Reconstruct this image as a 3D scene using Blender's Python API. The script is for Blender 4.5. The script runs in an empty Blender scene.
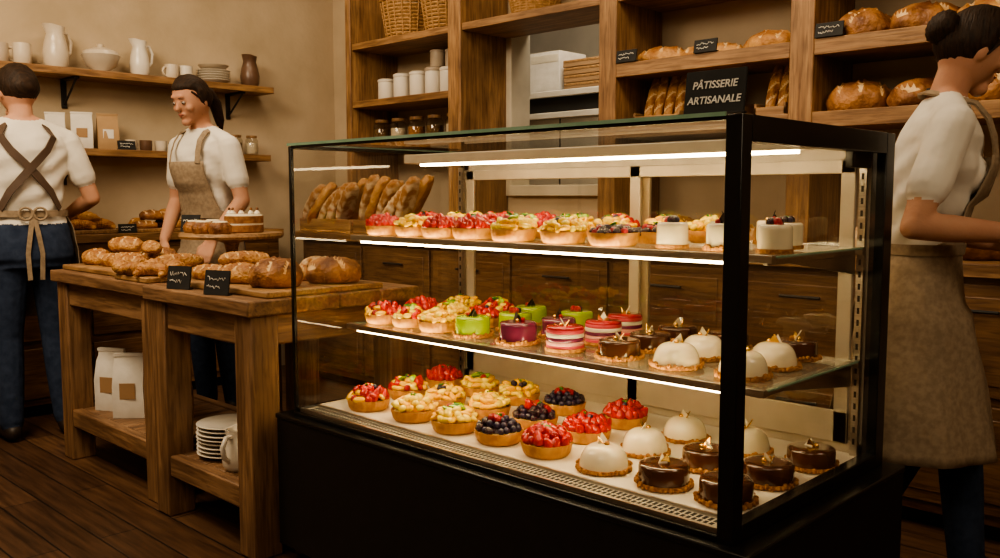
import bpy, math, random
import numpy as np
from mathutils import Vector, Matrix, noise
R = random.Random(11)
pi = math.pi
SC = bpy.context.scene
COL = SC.collection
try:
    SC.view_settings.look = 'AgX - Medium High Contrast'
except Exception as ex: print(ex)

# ------------------------------------------------------------------ materials
def nt(name):
    m = bpy.data.materials.new(name); m.use_nodes = True
    n = m.node_tree.nodes; l = m.node_tree.links
    return m, n, l, n.get('Principled BSDF')
def c4(c): return (c[0], c[1], c[2], 1)
def M(name, col, rough=.5, metal=0, col2=None, ns=20, st=(1,1,1), bump=0, coat=0, sss=0, ramp=(.35,.65), spec=.5, dist=0, bs=None, detail=4):
    m, n, l, b = nt(name)
    b.inputs['Roughness'].default_value = rough
    b.inputs['Metallic'].default_value = metal
    b.inputs['Specular IOR Level'].default_value = spec
    b.inputs['Coat Weight'].default_value = coat
    b.inputs['Coat Roughness'].default_value = .08
    if sss:
        b.inputs['Subsurface Weight'].default_value = sss
        b.inputs['Subsurface Radius'].default_value = (.01, .005, .003)
    if col2 is None: col2 = tuple(x*.85 for x in col)
    tc = n.new('ShaderNodeTexCoord'); mp = n.new('ShaderNodeMapping')
    mp.inputs['Scale'].default_value = st
    nz = n.new('ShaderNodeTexNoise'); nz.inputs['Scale'].default_value = ns
    nz.inputs['Detail'].default_value = detail; nz.inputs['Distortion'].default_value = dist
    cr = n.new('ShaderNodeValToRGB')
    cr.color_ramp.elements[0].position = ramp[0]; cr.color_ramp.elements[1].position = ramp[1]
    cr.color_ramp.elements[0].color = c4(col); cr.color_ramp.elements[1].color = c4(col2)
    l.new(tc.outputs['Object'], mp.inputs['Vector']); l.new(mp.outputs['Vector'], nz.inputs['Vector'])
    l.new(nz.outputs['Fac'], cr.inputs['Fac']); l.new(cr.outputs['Color'], b.inputs['Base Color'])
    if bump:
        bp = n.new('ShaderNodeBump'); bp.inputs['Strength'].default_value = bump
        bp.inputs['Distance'].default_value = .01
        if bs:
            n2 = n.new('ShaderNodeTexNoise'); n2.inputs['Scale'].default_value = bs
            l.new(mp.outputs['Vector'], n2.inputs['Vector']); l.new(n2.outputs['Fac'], bp.inputs['Height'])
        else: l.new(nz.outputs['Fac'], bp.inputs['Height'])
        l.new(bp.outputs['Normal'], b.inputs['Normal'])
    return m
def wood(name, c1, c2, axis, rough=.5):
    st = [14, 14, 14]; st[axis] = 1.1
    m, n, l, b = nt(name)
    b.inputs['Roughness'].default_value = rough
    tc = n.new('ShaderNodeTexCoord'); mp = n.new('ShaderNodeMapping'); mp.inputs['Scale'].default_value = st
    oi = n.new('ShaderNodeObjectInfo'); ad = n.new('ShaderNodeVectorMath'); ad.operation = 'ADD'
    l.new(tc.outputs['Object'], ad.inputs[0]); l.new(oi.outputs['Random'], ad.inputs[1])
    l.new(ad.outputs[0], mp.inputs['Vector'])
    n1 = n.new('ShaderNodeTexNoise'); n1.inputs['Scale'].default_value = 1.6; n1.inputs['Detail'].default_value = 6; n1.inputs['Distortion'].default_value = 1.2
    n2 = n.new('ShaderNodeTexNoise'); n2.inputs['Scale'].default_value = 7; n2.inputs['Detail'].default_value = 4; n2.inputs['Distortion'].default_value = .5
    n3 = n.new('ShaderNodeTexNoise'); n3.inputs['Scale'].default_value = 5; n3.inputs['Detail'].default_value = 3
    l.new(mp.outputs['Vector'], n1.inputs['Vector']); l.new(mp.outputs['Vector'], n2.inputs['Vector']); l.new(tc.outputs['Object'], n3.inputs['Vector'])
    cr = n.new('ShaderNodeValToRGB'); cr.color_ramp.elements[0].position = .32; cr.color_ramp.elements[1].position = .66
    cr.color_ramp.elements[0].color = c4(c1); cr.color_ramp.elements[1].color = c4(c2)
    l.new(n1.outputs['Fac'], cr.inputs['Fac'])
    mx = n.new('ShaderNodeMix'); mx.data_type = 'RGBA'; mx.blend_type = 'MULTIPLY'; mx.inputs['Factor'].default_value = .6
    c2r = n.new('ShaderNodeValToRGB'); c2r.color_ramp.elements[0].position = .36; c2r.color_ramp.elements[0].color = (.38,.32,.27,1); c2r.color_ramp.elements[1].position = .54; c2r.color_ramp.elements[1].color = (1,1,1,1)
    l.new(n2.outputs['Fac'], c2r.inputs['Fac'])
    l.new(cr.outputs['Color'], mx.inputs['A']); l.new(c2r.outputs['Color'], mx.inputs['B'])
    m3 = n.new('ShaderNodeMix'); m3.data_type = 'RGBA'; m3.blend_type = 'MULTIPLY'; m3.inputs['Factor'].default_value = .5
    c3r = n.new('ShaderNodeValToRGB'); c3r.color_ramp.elements[0].position = .35; c3r.color_ramp.elements[0].color = (.5,.46,.42,1); c3r.color_ramp.elements[1].position = .6; c3r.color_ramp.elements[1].color = (1.1,1.08,1.04,1)
    l.new(n3.outputs['Fac'], c3r.inputs['Fac']); l.new(mx.outputs['Result'], m3.inputs['A']); l.new(c3r.outputs['Color'], m3.inputs['B'])
    l.new(m3.outputs['Result'], b.inputs['Base Color'])
    bp = n.new('ShaderNodeBump'); bp.inputs['Strength'].default_value = .35; bp.inputs['Distance'].default_value = .004
    l.new(n2.outputs['Fac'], bp.inputs['Height']); l.new(bp.outputs['Normal'], b.inputs['Normal'])
    return m
def woods(nm, c1, c2, rough=.5): return [wood(nm+'_'+a, c1, c2, i, rough) for i, a in enumerate('xyz')]
def floor_mat():
    m, n, l, b = nt('floor_planks')
    b.inputs['Roughness'].default_value = .4
    tc = n.new('ShaderNodeTexCoord')
    br = n.new('ShaderNodeTexBrick'); br.inputs['Scale'].default_value = 1; br.offset = .37
    br.inputs['Brick Width'].default_value = 1.5; br.inputs['Row Height'].default_value = .13; br.inputs['Mortar Size'].default_value = .003
    br.inputs['Color1'].default_value = (.125,.070,.038,1); br.inputs['Color2'].default_value = (.070,.038,.021,1); br.inputs['Mortar'].default_value = (.010,.006,.004,1)
    l.new(tc.outputs['Object'], br.inputs['Vector'])
    mp = n.new('ShaderNodeMapping'); mp.inputs['Scale'].default_value = (1.2, 16, 1)
    nz = n.new('ShaderNodeTexNoise'); nz.inputs['Scale'].default_value = 3; nz.inputs['Detail'].default_value = 6
    l.new(tc.outputs['Object'], mp.inputs['Vector']); l.new(mp.outputs['Vector'], nz.inputs['Vector'])
    cr = n.new('ShaderNodeValToRGB'); cr.color_ramp.elements[0].position = .3; cr.color_ramp.elements[0].color = (.45,.4,.35,1); cr.color_ramp.elements[1].position = .7; cr.color_ramp.elements[1].color = (1.4,1.3,1.2,1)
    l.new(nz.outputs['Fac'], cr.inputs['Fac'])
    mx = n.new('ShaderNodeMix'); mx.data_type = 'RGBA'; mx.blend_type = 'MULTIPLY'; mx.inputs['Factor'].default_value = 1
    l.new(br.outputs['Color'], mx.inputs['A']); l.new(cr.outputs['Color'], mx.inputs['B']); l.new(mx.outputs['Result'], b.inputs['Base Color'])
    bp = n.new('ShaderNodeBump'); bp.inputs['Strength'].default_value = .4; bp.inputs['Distance'].default_value = .003; bp.invert = True
    l.new(br.outputs['Fac'], bp.inputs['Height']); l.new(bp.outputs['Normal'], b.inputs['Normal'])
    return m
def glass(name, tint=(1,1,1), base=.04, gain=.7, extra=None):
    m, n, l, b = nt(name); n.remove(b)
    out = n.get('Material Output')
    tr = n.new('ShaderNodeBsdfTransparent'); tr.inputs['Color'].default_value = c4(tint)
    gl = n.new('ShaderNodeBsdfGlossy'); gl.inputs['Roughness'].default_value = .01
    lw = n.new('ShaderNodeLayerWeight'); lw.inputs['Blend'].default_value = .5
    pw = n.new('ShaderNodeMath'); pw.operation = 'POWER'; pw.inputs[1].default_value = 4
    ma = n.new('ShaderNodeMath'); ma.operation = 'MULTIPLY_ADD'; ma.inputs[1].default_value = gain; ma.inputs[2].default_value = base
    mx = n.new('ShaderNodeMixShader')
    l.new(lw.outputs['Facing'], pw.inputs[0]); l.new(pw.outputs[0], ma.inputs[0]); l.new(ma.outputs[0], mx.inputs['Fac'])
    l.new(tr.outputs[0], mx.inputs[1]); l.new(gl.outputs[0], mx.inputs[2])
    last = mx.outputs[0]
    if extra:
        df = n.new('ShaderNodeBsdfDiffuse'); df.inputs['Color'].default_value = c4(extra[0])
        m2 = n.new('ShaderNodeMixShader'); m2.inputs['Fac'].default_value = extra[1]
        l.new(last, m2.inputs[1]); l.new(df.outputs[0], m2.inputs[2]); last = m2.outputs[0]
    l.new(last, out.inputs['Surface'])
    return m
def emis(name, col, s):
    m, n, l, b = nt(name); b.inputs['Base Color'].default_value = (.8,.8,.8,1)
    b.inputs['Emission Color'].default_value = c4(col); b.inputs['Emission Strength'].default_value = s
    return m

W_T = woods('table_wood', (.155,.082,.040), (.34,.20,.105), .5)
W_S = woods('shelf_wood', (.205,.105,.044), (.40,.235,.11), .5)
W_C = woods('counter_wood', (.13,.065,.028), (.25,.135,.060), .45)
W_B = woods('board_wood', (.26,.14,.06), (.44,.27,.13), .5)
PLASTER = M('plaster_wall', (.43,.34,.225), .9, col2=(.56,.45,.315), ns=2.2, bump=.25, bs=18, detail=8)
CEIL = M('ceiling_plaster', (.42,.34,.24), .9, ns=2)
FLOOR = floor_mat()
BLACK = M('black_powdercoat', (.005,.005,.005), .25, col2=(.008,.008,.008), ns=60)
BLACKB = M('black_base_panel', (.006,.0055,.005), .42, col2=(.009,.008,.008), ns=40)
STEEL = M('brushed_steel', (.50,.46,.40), .3, 1, col2=(.64,.59,.52), ns=8, st=(1,30,30))
ALU = M('aluminium_frame', (.52,.46,.36), .4, .3, col2=(.60,.53,.42), ns=10)
VENT = M('vent_grille', (.50,.47,.40), .35, .4, col2=(.56,.52,.45), ns=10)
DECK = M('white_deck', (.80,.74,.61), .25, col2=(.84,.78,.65), ns=5)
DARKHOLE = M('dark_slot', (.02,.018,.015), .8)
LEDM = emis('led_strip', (1,.75,.40), 27)
GLASS = glass('clear_glass', (.985,.985,.97), .05, .65)
GLASSD = glass('door_glass', (.90,.87,.80), .10, .6)
SHGLASS = glass('shelf_glass', (.93,.96,.92), .08, .7, ((.70,.68,.56), .12))
GEDGE = M('glass_edge', (.20,.34,.24), .12, col2=(.28,.42,.32), ns=12)
CERW = M('cream_ceramic', (.66,.58,.46), .28, col2=(.58,.50,.39), ns=9)
CERW2 = M('white_ceramic', (.74,.69,.60), .25, col2=(.68,.63,.54), ns=9)
CERB = M('brown_ceramic', (.10,.055,.035), .35, col2=(.16,.09,.055), ns=9)
CERG = M('greige_ceramic', (.42,.34,.26), .4, col2=(.50,.42,.32), ns=9)
WICK = M('wicker', (.26,.14,.05), .7, col2=(.42,.24,.10), ns=60, bump=.5)
CARD = M('cardboard', (.36,.22,.11), .8, ns=6)
PAPERW = M('white_paper', (.74,.70,.63), .8, col2=(.64,.60,.53), ns=14, bump=.3)
CHALKB = M('chalkboard', (.010,.010,.010), .75, col2=(.017,.017,.016), ns=25)
CHALK = M('chalk', (.88,.86,.80), .9)
IRON = M('black_iron', (.012,.011,.010), .5)
CRUST = M('bread_crust', (.28,.105,.026), .55, col2=(.56,.30,.10), ns=16, bump=.7, bs=70)
CRUSTD = M('dark_crust', (.13,.045,.014), .55, col2=(.40,.18,.055), ns=14, bump=.7, bs=70)
SCORE = M('bread_score', (.74,.54,.30), .8, col2=(.52,.30,.12), ns=34, bump=.6)
FLOUR = M('floured_crust', (.66,.50,.31), .85, col2=(.34,.15,.045), ns=22, bump=.6, bs=70, ramp=(.42,.60))
# pastry materials
SHELL = M('tart_shell', (.62,.31,.075), .5, col2=(.44,.18,.036), ns=35, bump=.4)
CREAM = M('pastry_cream', (.88,.68,.28), .35, ns=30)
WCREAM = M('whipped_cream', (.86,.79,.64), .4, ns=30, sss=.1)
STRAW = M('strawberry', (.42,.004,.003), .2, col2=(.62,.018,.008), ns=90, coat=.4, bump=.15)
RASP = M('raspberry', (.32,.003,.012), .32, col2=(.52,.012,.026), ns=160, bump=.8, coat=.2)
BLUEB = M('blueberry', (.012,.010,.038), .3, col2=(.04,.025,.075), ns=60, coat=.3)
BLACKB2 = M('blackberry', (.012,.003,.010), .2, col2=(.05,.004,.022), ns=160, bump=.8, coat=.4)
MANGO = M('mango', (.95,.50,.008), .22, col2=(1.0,.62,.03), ns=25, coat=.4)
PINE = M('pineapple', (.98,.78,.10), .25, col2=(.95,.66,.04), ns=30, coat=.3)
KIWI = M('kiwi', (.22,.44,.012), .2, col2=(.40,.58,.05), ns=60, coat=.5)
MINT = M('mint_leaf', (.05,.22,.015), .5, ns=30)
CHOC = M('chocolate_glaze', (.055,.017,.007), .13, col2=(.085,.027,.011), ns=12, coat=.8)
CHOCD = M('dark_chocolate', (.016,.006,.004), .3, ns=20)
WGLAZE = M('white_glaze', (.84,.75,.55), .16, col2=(.80,.70,.50), ns=12, coat=.4, sss=.1)
GGLAZE = M('pistachio_glaze', (.28,.44,.008), .16, col2=(.34,.50,.015), ns=12, coat=.5)
PGLAZE = M('blackcurrant_glaze', (.13,.016,.055), .14, col2=(.19,.028,.085), ns=12, coat=.8)
PINK = M('raspberry_mousse', (.55,.055,.09), .4, col2=(.64,.09,.13), ns=30)
PINKL = M('pink_mousse', (.78,.36,.32), .45, ns=30)
PINKG = M('raspberry_glaze', (.45,.012,.03), .13, coat=.7, ns=14)
CRUMB = M('crumb_base', (.50,.25,.07), .8, col2=(.27,.10,.025), ns=120, bump=.6)
GOLD = M('gold_leaf', (.95,.62,.18), .25, .95, ns=50)

# ------------------------------------------------------------------ mesh builder
class MB:
    def __init__(s): s.v=[]; s.f=[]; s.m=[]; s.sm=[]; s.mats=[]
    def mi(s, mat):
        if mat not in s.mats: s.mats.append(mat)
        return s.mats.index(mat)
    def add(s, vs, fs, mat, smooth=True, T=None):
        o = len(s.v); 
        if T is not None: vs = [T @ Vector(v) for v in vs]
        s.v.extend([tuple(v) for v in vs])
        for i, f in enumerate(fs):
            s.f.append([a+o for a in f]); s.m.append(s.mi(mat[i] if isinstance(mat, list) else mat)); s.sm.append(smooth)
    def box(s, lo, hi, mat, T=None):
        x0,y0,z0 = lo; x1,y1,z1 = hi
        vs = [(x0,y0,z0),(x1,y0,z0),(x1,y1,z0),(x0,y1,z0),(x0,y0,z1),(x1,y0,z1),(x1,y1,z1),(x0,y1,z1)]
        s.add(vs, [(0,3,2,1),(4,5,6,7),(0,1,5,4),(1,2,6,5),(2,3,7,6),(3,0,4,7)], mat, False, T)
    def quad(s, a, b, c, d, mat): s.add([a,b,c,d], [(0,1,2,3)], mat, False)
    def lathe(s, prof, mat, seg=24, T=None, flute=None, smooth=True):
        vs=[]; fs=[]; n=len(prof); ml=[]
        for i,(r,z) in enumerate(prof):
            for j in range(seg):
                a = 2*pi*j/seg; rr = r
                if flute and i in flute[2]: rr = r*(1+flute[1]*math.cos(flute[0]*a))
                vs.append((rr*math.cos(a), rr*math.sin(a), z))
        for i in range(n-1):
            for j in range(seg):
                k=(j+1)%seg
                fs.append((i*seg+j, i*seg+k, (i+1)*seg+k, (i+1)*seg+j)); ml.append(mat[i] if isinstance(mat, list) else mat)
        if prof[0][0] > 1e-5: fs.append(tuple(range(seg))[::-1]); ml.append(mat[0] if isinstance(mat, list) else mat)
        if prof[-1][0] > 1e-5: fs.append(tuple((n-1)*seg+j for j in range(seg))); ml.append(mat[-1] if isinstance(mat, list) else mat)
        s.add(vs, fs, ml, smooth, T)
    def sph(s, c, r, mat, seg=12, rg=8, T=None, fn=None):
        if not isinstance(r, (tuple, list)): r=(r,r,r)
        vs=[]; fs=[]
        for i in range(rg+1):
            v = pi*i/rg
            for j in range(seg):
                u = 2*pi*j/seg
                d = Vector((math.sin(v)*math.cos(u), math.sin(v)*math.sin(u), math.cos(v)))
                if fn: d = fn(d)
                p = Vector((d.x*r[0], d.y*r[1], d.z*r[2]))
                if T is not None: p = T @ p
                vs.append((p.x+c[0], p.y+c[1], p.z+c[2]))
        for i in range(rg):
            for j in range(seg):
                k=(j+1)%seg
                fs.append((i*seg+j, (i+1)*seg+j, (i+1)*seg+k, i*seg+k))
        s.add(vs, fs, mat, True)
    def tube(s, pts, rad, mat, seg=10, flat=1.0, closed=True):
        pts=[Vector(p) for p in pts]; n=len(pts); vs=[]; fs=[]
        if not isinstance(rad,(list,tuple)): rad=[rad]*n
        up=Vector((0,0,1)); px=None
        for i,p in enumerate(pts):
            t=(pts[min(i+1,n-1)]-pts[max(i-1,0)]).normalized()
            if px is None:
                a = up if abs(t.z)<.9 else Vector((1,0,0)); px=t.cross(a).normalized()
            else: px=(px - t*px.dot(t)).normalized()
            py=t.cross(px)
            for j in range(seg):
                an=2*pi*j/seg; vs.append(p+px*math.cos(an)*rad[i]+py*math.sin(an)*rad[i]*flat)
        for i in range(n-1):
            for j in range(seg):
                k=(j+1)%seg; fs.append((i*seg+j,i*seg+k,(i+1)*seg+k,(i+1)*seg+j))
        fs.append(tuple(range(seg))[::-1]); fs.append(tuple((n-1)*seg+j for j in range(seg)))
        s.add(vs, fs, mat, True)
    def limb(s, p0, p1, r0, r1, seg=14):
        p0=Vector(p0); p1=Vector(p1); d=(p1-p0).normalized(); pts=[]; rad=[]
        for a in (80,55,30): pts.append(p0-d*r0*math.sin(math.radians(a))); rad.append(r0*math.cos(math.radians(a)))
        for t in (0,.5,1): pts.append(p0.lerp(p1,t)); rad.append(r0+(r1-r0)*t)
        for a in (30,55,80): pts.append(p1+d*r1*math.sin(math.radians(a))); rad.append(r1*math.cos(math.radians(a)))
        s.tube(pts, rad, CHALK, seg)
    def torus(s, c, r, r2, mat, seg=32, s2=8, T=None, arc=2*pi):
        pts=[(c[0]+r*math.cos(arc*i/seg), c[1]+r*math.sin(arc*i/seg), c[2]) for i in range(seg+1)]
        if T is not None: pts=[T@Vector(p) for p in pts]
        s.tube(pts, r2, mat, s2)
    def mesh(s, name, ang=40):
        me=bpy.data.meshes.new(name); me.from_pydata(s.v, [], s.f)
        for m in s.mats: me.materials.append(m)
        me.polygons.foreach_set('material_index', s.m); me.polygons.foreach_set('use_smooth', s.sm)
        me.update()
        try: me.set_sharp_from_angle(angle=math.radians(ang))
        except Exception: pass
        return me
    def obj(s, name, loc=(0,0,0), rz=0, bev=0, parent=None, ang=40):
        return put(s.mesh(name, ang), name, loc, rz, bev, parent)
def put(me, name, loc=(0,0,0), rz=0, bev=0, parent=None, sc=1, rot=None):
    o=bpy.data.objects.new(name, me); COL.objects.link(o); o.location=loc
    o.rotation_euler = rot if rot else (0,0,rz); o.scale=(sc,sc,sc)
    if bev:
        b=o.modifiers.new('bevel','BEVEL'); b.width=bev; b.segments=2; b.limit_method='ANGLE'; b.angle_limit=math.radians(50)
    if parent is not None:
        o.parent=parent; o.matrix_parent_inverse=parent.matrix_basis.inverted()
    return o
def empty(name, loc=(0,0,0), rz=0):
    e=bpy.data.objects.new(name, None); COL.objects.link(e); e.location=loc; e.rotation_euler=(0,0,rz); e.empty_display_size=.1
    return e
def Tr(x,y,z): return Matrix.Translation((x,y,z))
def Rx(a): return Matrix.Rotation(a,4,'X')
def Ry(a): return Matrix.Rotation(a,4,'Y')
def Rz(a): return Matrix.Rotation(a,4,'Z')

# ------------------------------------------------------------------ camera
cam=bpy.data.cameras.new('camera'); co=bpy.data.objects.new('camera', cam); COL.objects.link(co)
cam.sensor_width=36; cam.lens=32.22; cam.clip_start=.02
co.location=(0,0,1.15); co.rotation_euler=(math.radians(90-5.3),0,math.radians(43.9))
SC.camera=co

# ------------------------------------------------------------------ room shell
XL,XR,YN,YB,ZC=-5.25,1.9,-1.8,3.78,3.0
b=MB(); b.box((XL-.12,YN-.12,-.1),(XR+.12,6.3,0),FLOOR); b.obj('floor')
b=MB(); b.box((XL-.12,YN-.12,ZC),(XR+.12,6.3,ZC+.1),CEIL); b.obj('ceiling')
b=MB(); b.box((XL-.12,YN,0),(XL,YB+.12,ZC),PLASTER); b.obj('wall_left')
HX0,HX1,HZ0,HZ1=-3.55,-2.62,1.2,2.12
b=MB()
b.box((XL,YB,0),(HX0,YB+.12,ZC),PLASTER); b.box((HX1,YB,0),(XR,YB+.12,ZC),PLASTER)
b.box((HX0,YB,0),(HX1,YB+.12,HZ0),PLASTER); b.box((HX0,YB,HZ1),(HX1,YB+.12,ZC),PLASTER)
b.obj('wall_back')
b=MB(); b.box((XR,YN,0),(XR+.12,YB+.12,ZC),PLASTER); b.obj('wall_right')
b=MB(); b.box((XL,YN-.12,0),(XR,YN,ZC),PLASTER); b.obj('wall_front')
TRIMW=M('painted_trim',(.66,.60,.48),.5,ns=6)
b=MB()
b.box((HX0-.05,YB-.02,HZ0-.05),(HX0+.02,YB+.14,HZ1+.05),TRIMW); b.box((HX1-.02,YB-.02,HZ0-.05),(HX1+.05,YB+.14,HZ1+.05),TRIMW)
b.box((HX0+.02,YB-.02,HZ1-.02),(HX1-.02,YB+.14,HZ1+.05),TRIMW); b.box((HX0+.02,YB-.04,HZ0-.05),(HX1-.02,YB+.14,HZ0+.01),TRIMW)
b.obj('trim_1',bev=.004)
# back room
BR=M('backroom_wall',(.60,.54,.44),.9,ns=3)
b=MB(); b.box((-6,6.0,0),(-1,6.12,ZC),BR); b.obj('wall_backroom')
b=MB()
b.box((-4.75,4.6,0),(-3.0,5.05,1.70),CERW2)
b.box((-4.75,4.58,1.70),(-3.0,5.05,1.84),DARKHOLE); b.box((-4.78,4.55,1.80),(-2.98,5.07,1.84),CERW2); b.box((-4.78,4.55,1.66),(-2.98,5.07,1.70),CERW2)
for x in (-4.3,-3.87,-3.43): b.box((x-.004,4.59,.1),(x+.004,4.6,1.66),DARKHOLE)
b.obj('storage_cabinet',bev=.004)
b=MB(); b.box((0,0,0),(.26,.28,.27),PAPERW); b.box((.01,-.002,.2),(.25,0,.25),TRIMW); b.obj('storage_box',loc=(-4.16,4.62,1.841),bev=.006)
b=MB()
for i in range(4):
    b.box((-.003*i,0,i*.05),(.34,.3,i*.05+.045),CARD)
    b.box((.0,-.002,i*.05+.03),(.34,.302,i*.05+.046),WICK)
b.obj('stacked_pastry_boxes',loc=(-3.86,4.62,1.841),bev=.003)

# ------------------------------------------------------------------ shelving unit (back wall)
YF=3.40
def shelving():
    e=empty('wooden_shelving_unit',(-2.6,3.58,.93))
    b=MB()
    for x,w in ((-4.60,.05),(-3.67,.10),(-2.63,.10),(-1.68,.10),(-.76,.10),(.2,.1)):
        b.box((x,YF,.935),(x+w,YB-.005,2.75),W_S[2])
    b.obj('uprights',bev=.004,parent=e)
    b=MB()
    bays=[(-4.55,-3.67),(-3.57,-2.63),(-2.53,-1.68),(-1.58,-.76),(-.66,.2)]
    for i,(a,c) in enumerate(bays):
        zs={0:(2.08,1.73,1.47),1:(2.08,)}.get(i,(2.08,1.74,1.46))
        for z in zs:
            b.box((a,YF+.012,z-.04),(c,YB-.005,z),W_S[0])
            if i>=2 and z<2: b.box((a,YF+.002,z-.045),(c,YF+.02,z+.018),W_S[0])
    b.obj('shelves',bev=.003,parent=e)
shelving()
# back counter
b=MB()
b.box((-4.80,3.20,.06),(1.2,YB-.005,.885),W_C[0]); b.box((-4.83,3.16,.885),(1.22,YB-.005,.93),W_S[0]); b.box((-4.78,3.25,0),(1.2,YB-.005,.06),BLACK)
x=-4.75
while x<1.1:
    for z0,z1 in ((.10,.46),(.49,.86)):
        b.box((x,3.183,z0),(x+.56,3.20,z1),W_C[0]); b.box((x+.04,3.178,z0+.04),(x+.52,3.184,z1-.04),W_C[0])
        b.tube([(x+.2,3.16,(z1+z0)/2+.1),(x+.36,3.16,(z1+z0)/2+.1)],.006,IRON,8)
        for q in (.21,.35): b.box((x+q-.004,3.16,(z1+z0)/2+.096),(x+q+.004,3.18,(z1+z0)/2+.104),IRON)
    x+=.595
b.obj('back_counter',bev=.003)
# left wall counter
b=MB()
b.box((XL+.005,.2,.06),(-4.92,3.1,.90),W_C[1]); b.box((XL+.005,.17,.90),(-4.89,3.12,.945),W_S[1]); b.box((XL+.005,.2,0),(-4.96,3.1,.06),BLACK)
y=.25
while y<2.9:
    b.box((-4.92,y,.10),(-4.905,y+.52,.36),W_C[1]); b.box((-4.92,y,.40),(-4.905,y+.52,.86),W_C[1])
    b.tube([(-4.89,y+.2,.8),(-4.89,y+.32,.8)],.006,IRON,8); y+=.56
b.obj('side_counter',bev=.003)
# left wall shelves
def wshelf(z,y0,y1,d):
    b=MB(); b.box((XL+.003,y0,z-.04),(XL+d,y1,z),W_S[1])
    y=y1-.22
    while y>y0:
        b.box((XL+.002,y,z-.20),(XL+.012,y+.03,z-.04),IRON); b.box((XL+.01,y,z-.052),(XL+d-.02,y+.03,z-.04),IRON)
        b.tube([(XL+.01,y+.015,z-.18),(XL+d*.5,y+.015,z-.11),(XL+d-.03,y+.015,z-.05)],.006,IRON,8)
        y-=1.0
    b.obj('floating_plank_shelf',bev=.003)
wshelf(1.835,.6,3.16,.22); wshelf(1.41,.6,3.14,.20)

# ------------------------------------------------------------------ crockery
def pitcher(mat,h=.2,r=.06,name='ceramic_pitcher'):
    b=MB()
    pr=[(r*.75,0),(r*.95,h*.12),(r*1.0,h*.35),(r*.86,h*.6),(r*.66,h*.82),(r*.78,h),(r*.70,h*.995),(r*.58,h*.82),(r*.75,h*.6),(r*.85,h*.3),(r*.6,h*.06),(.0001,h*.05)]
    b.lathe(pr,mat,24)
    o=b.v; 
    for i,v in enumerate(o):
        if v[2]>h*.88 and v[0]>r*.35: o[i]=(v[0]+(.02 if v[2]>h*.95 else .0),v[1]*.8,v[2]+.006)
    b.tube([(-r*.68,0,h*.85),(-r*1.15,0,h*.88),(-r*1.55,0,h*.68),(-r*1.4,0,h*.42),(-r*.95,0,h*.28)],[.008,.009,.009,.009,.008],mat,8)
    return b.mesh(name,60)
def mug(mat,h=.085,r=.04):
    b=MB(); b.lathe([(r*.8,0),(r*.95,.01),(r,h*.5),(r,h),(r*.92,h),(r*.9,.012),(.0001,.01)],mat,20)
    b.torus((0,0,0),h*.3,.006,mat,14,6,T=Tr(-r*1.05,0,h*.5)@Rx(pi/2))
    return b.mesh('mug',50)
def bowl(mat,h=.08,r=.1):
    b=MB(); b.lathe([(r*.4,0),(r*.42,.01),(r*.8,h*.4),(r,h),(r*1.02,h+.003),(r*.95,h),(r*.75,h*.42),(r*.35,.02),(.0001,.018)],mat,28); return b.mesh('bowl',50)
def plates(mat,n=6,r=.11):
    b=MB(); z=0
    for i in range(n):
        q=R.uniform(-.003,.003)
        b.lathe([(r*.55,z),(r*.6,z+.004),(r*.95,z+.014),(r,z+.018),(r*.97,z+.02),(r*.6,z+.009),(.0001,z+.008)],mat,32,T=Tr(q,-q,0)); z+=.0145
    return b.mesh('plate_stack',50)
def canister(mat,h,r,lid=None):
    b=MB(); b.lathe([(r*.9,0),(r,.008),(r,h*.84),(r*.96,h*.85),(r*.96,h*.86)],mat,24); b.lathe([(r*1.03,h*.86),(r*1.05,h*.88),(r*1.05,h*.95),(r*.8,h),(.0001,h)],lid or mat,24); return b.mesh('canister',40)
GLASSJ=glass('jar_glass',(.9,.9,.86),.08,.6)
def jar(cont,h=.13,r=.045):
    b=MB(); b.lathe([(r*.9,0),(r,.01),(r,h*.75),(r*.75,h*.86),(r*.75,h*.9)],GLASSJ,20); b.lathe([(r*.85,.006),(r*.93,.012),(r*.93,h*.6),(.0001,h*.6)],cont,20)
    b.lathe([(r*.8,h*.88),(r*.82,h*.9),(r*.82,h),(.0001,h)],W_B[2],20); return b.mesh('glass_jar',40)
XS=-5.13
P1=pitcher(CERW); zs=1.836
put(mug(CERG,.10,.045),'stoneware_mug',(XS,1.60,zs),.4); put(mug(CERW,.11,.045),'stoneware_mug',(XS,1.71,zs),1)
put(P1,'ceramic_pitcher',(XS,1.88,zs),-1.2,sc=1.1)
bm=bowl(CERW,.09,.10); put(bm,'serving_bowl',(XS,2.12,zs)); b=MB(); b.lathe([(.098,0),(.09,.02),(.04,.04),(.015,.045),(.02,.06),(.0001,.065)],CERW,24); b.obj('bowl_lid',loc=(XS,2.12,zs+.094))
put(pitcher(CERW2,.2,.055),'ceramic_pitcher',(XS,2.34,zs),-1.4)
put(mug(CERW),'stoneware_mug',(XS,2.53,zs),1.9); put(mug(CERW2),'stoneware_mug',(XS,2.62,zs),.3)
put(plates(CERW2,5,.10),'plate_stack',(XS,2.80,zs)); put(bowl(CERG,.03,.09),'serving_bowl',(XS,2.80,zs+.0755))
put(pitcher(CERB,.19,.06),'dark_pitcher',(XS,3.05,zs),-1.0)
zs=1.411
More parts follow.
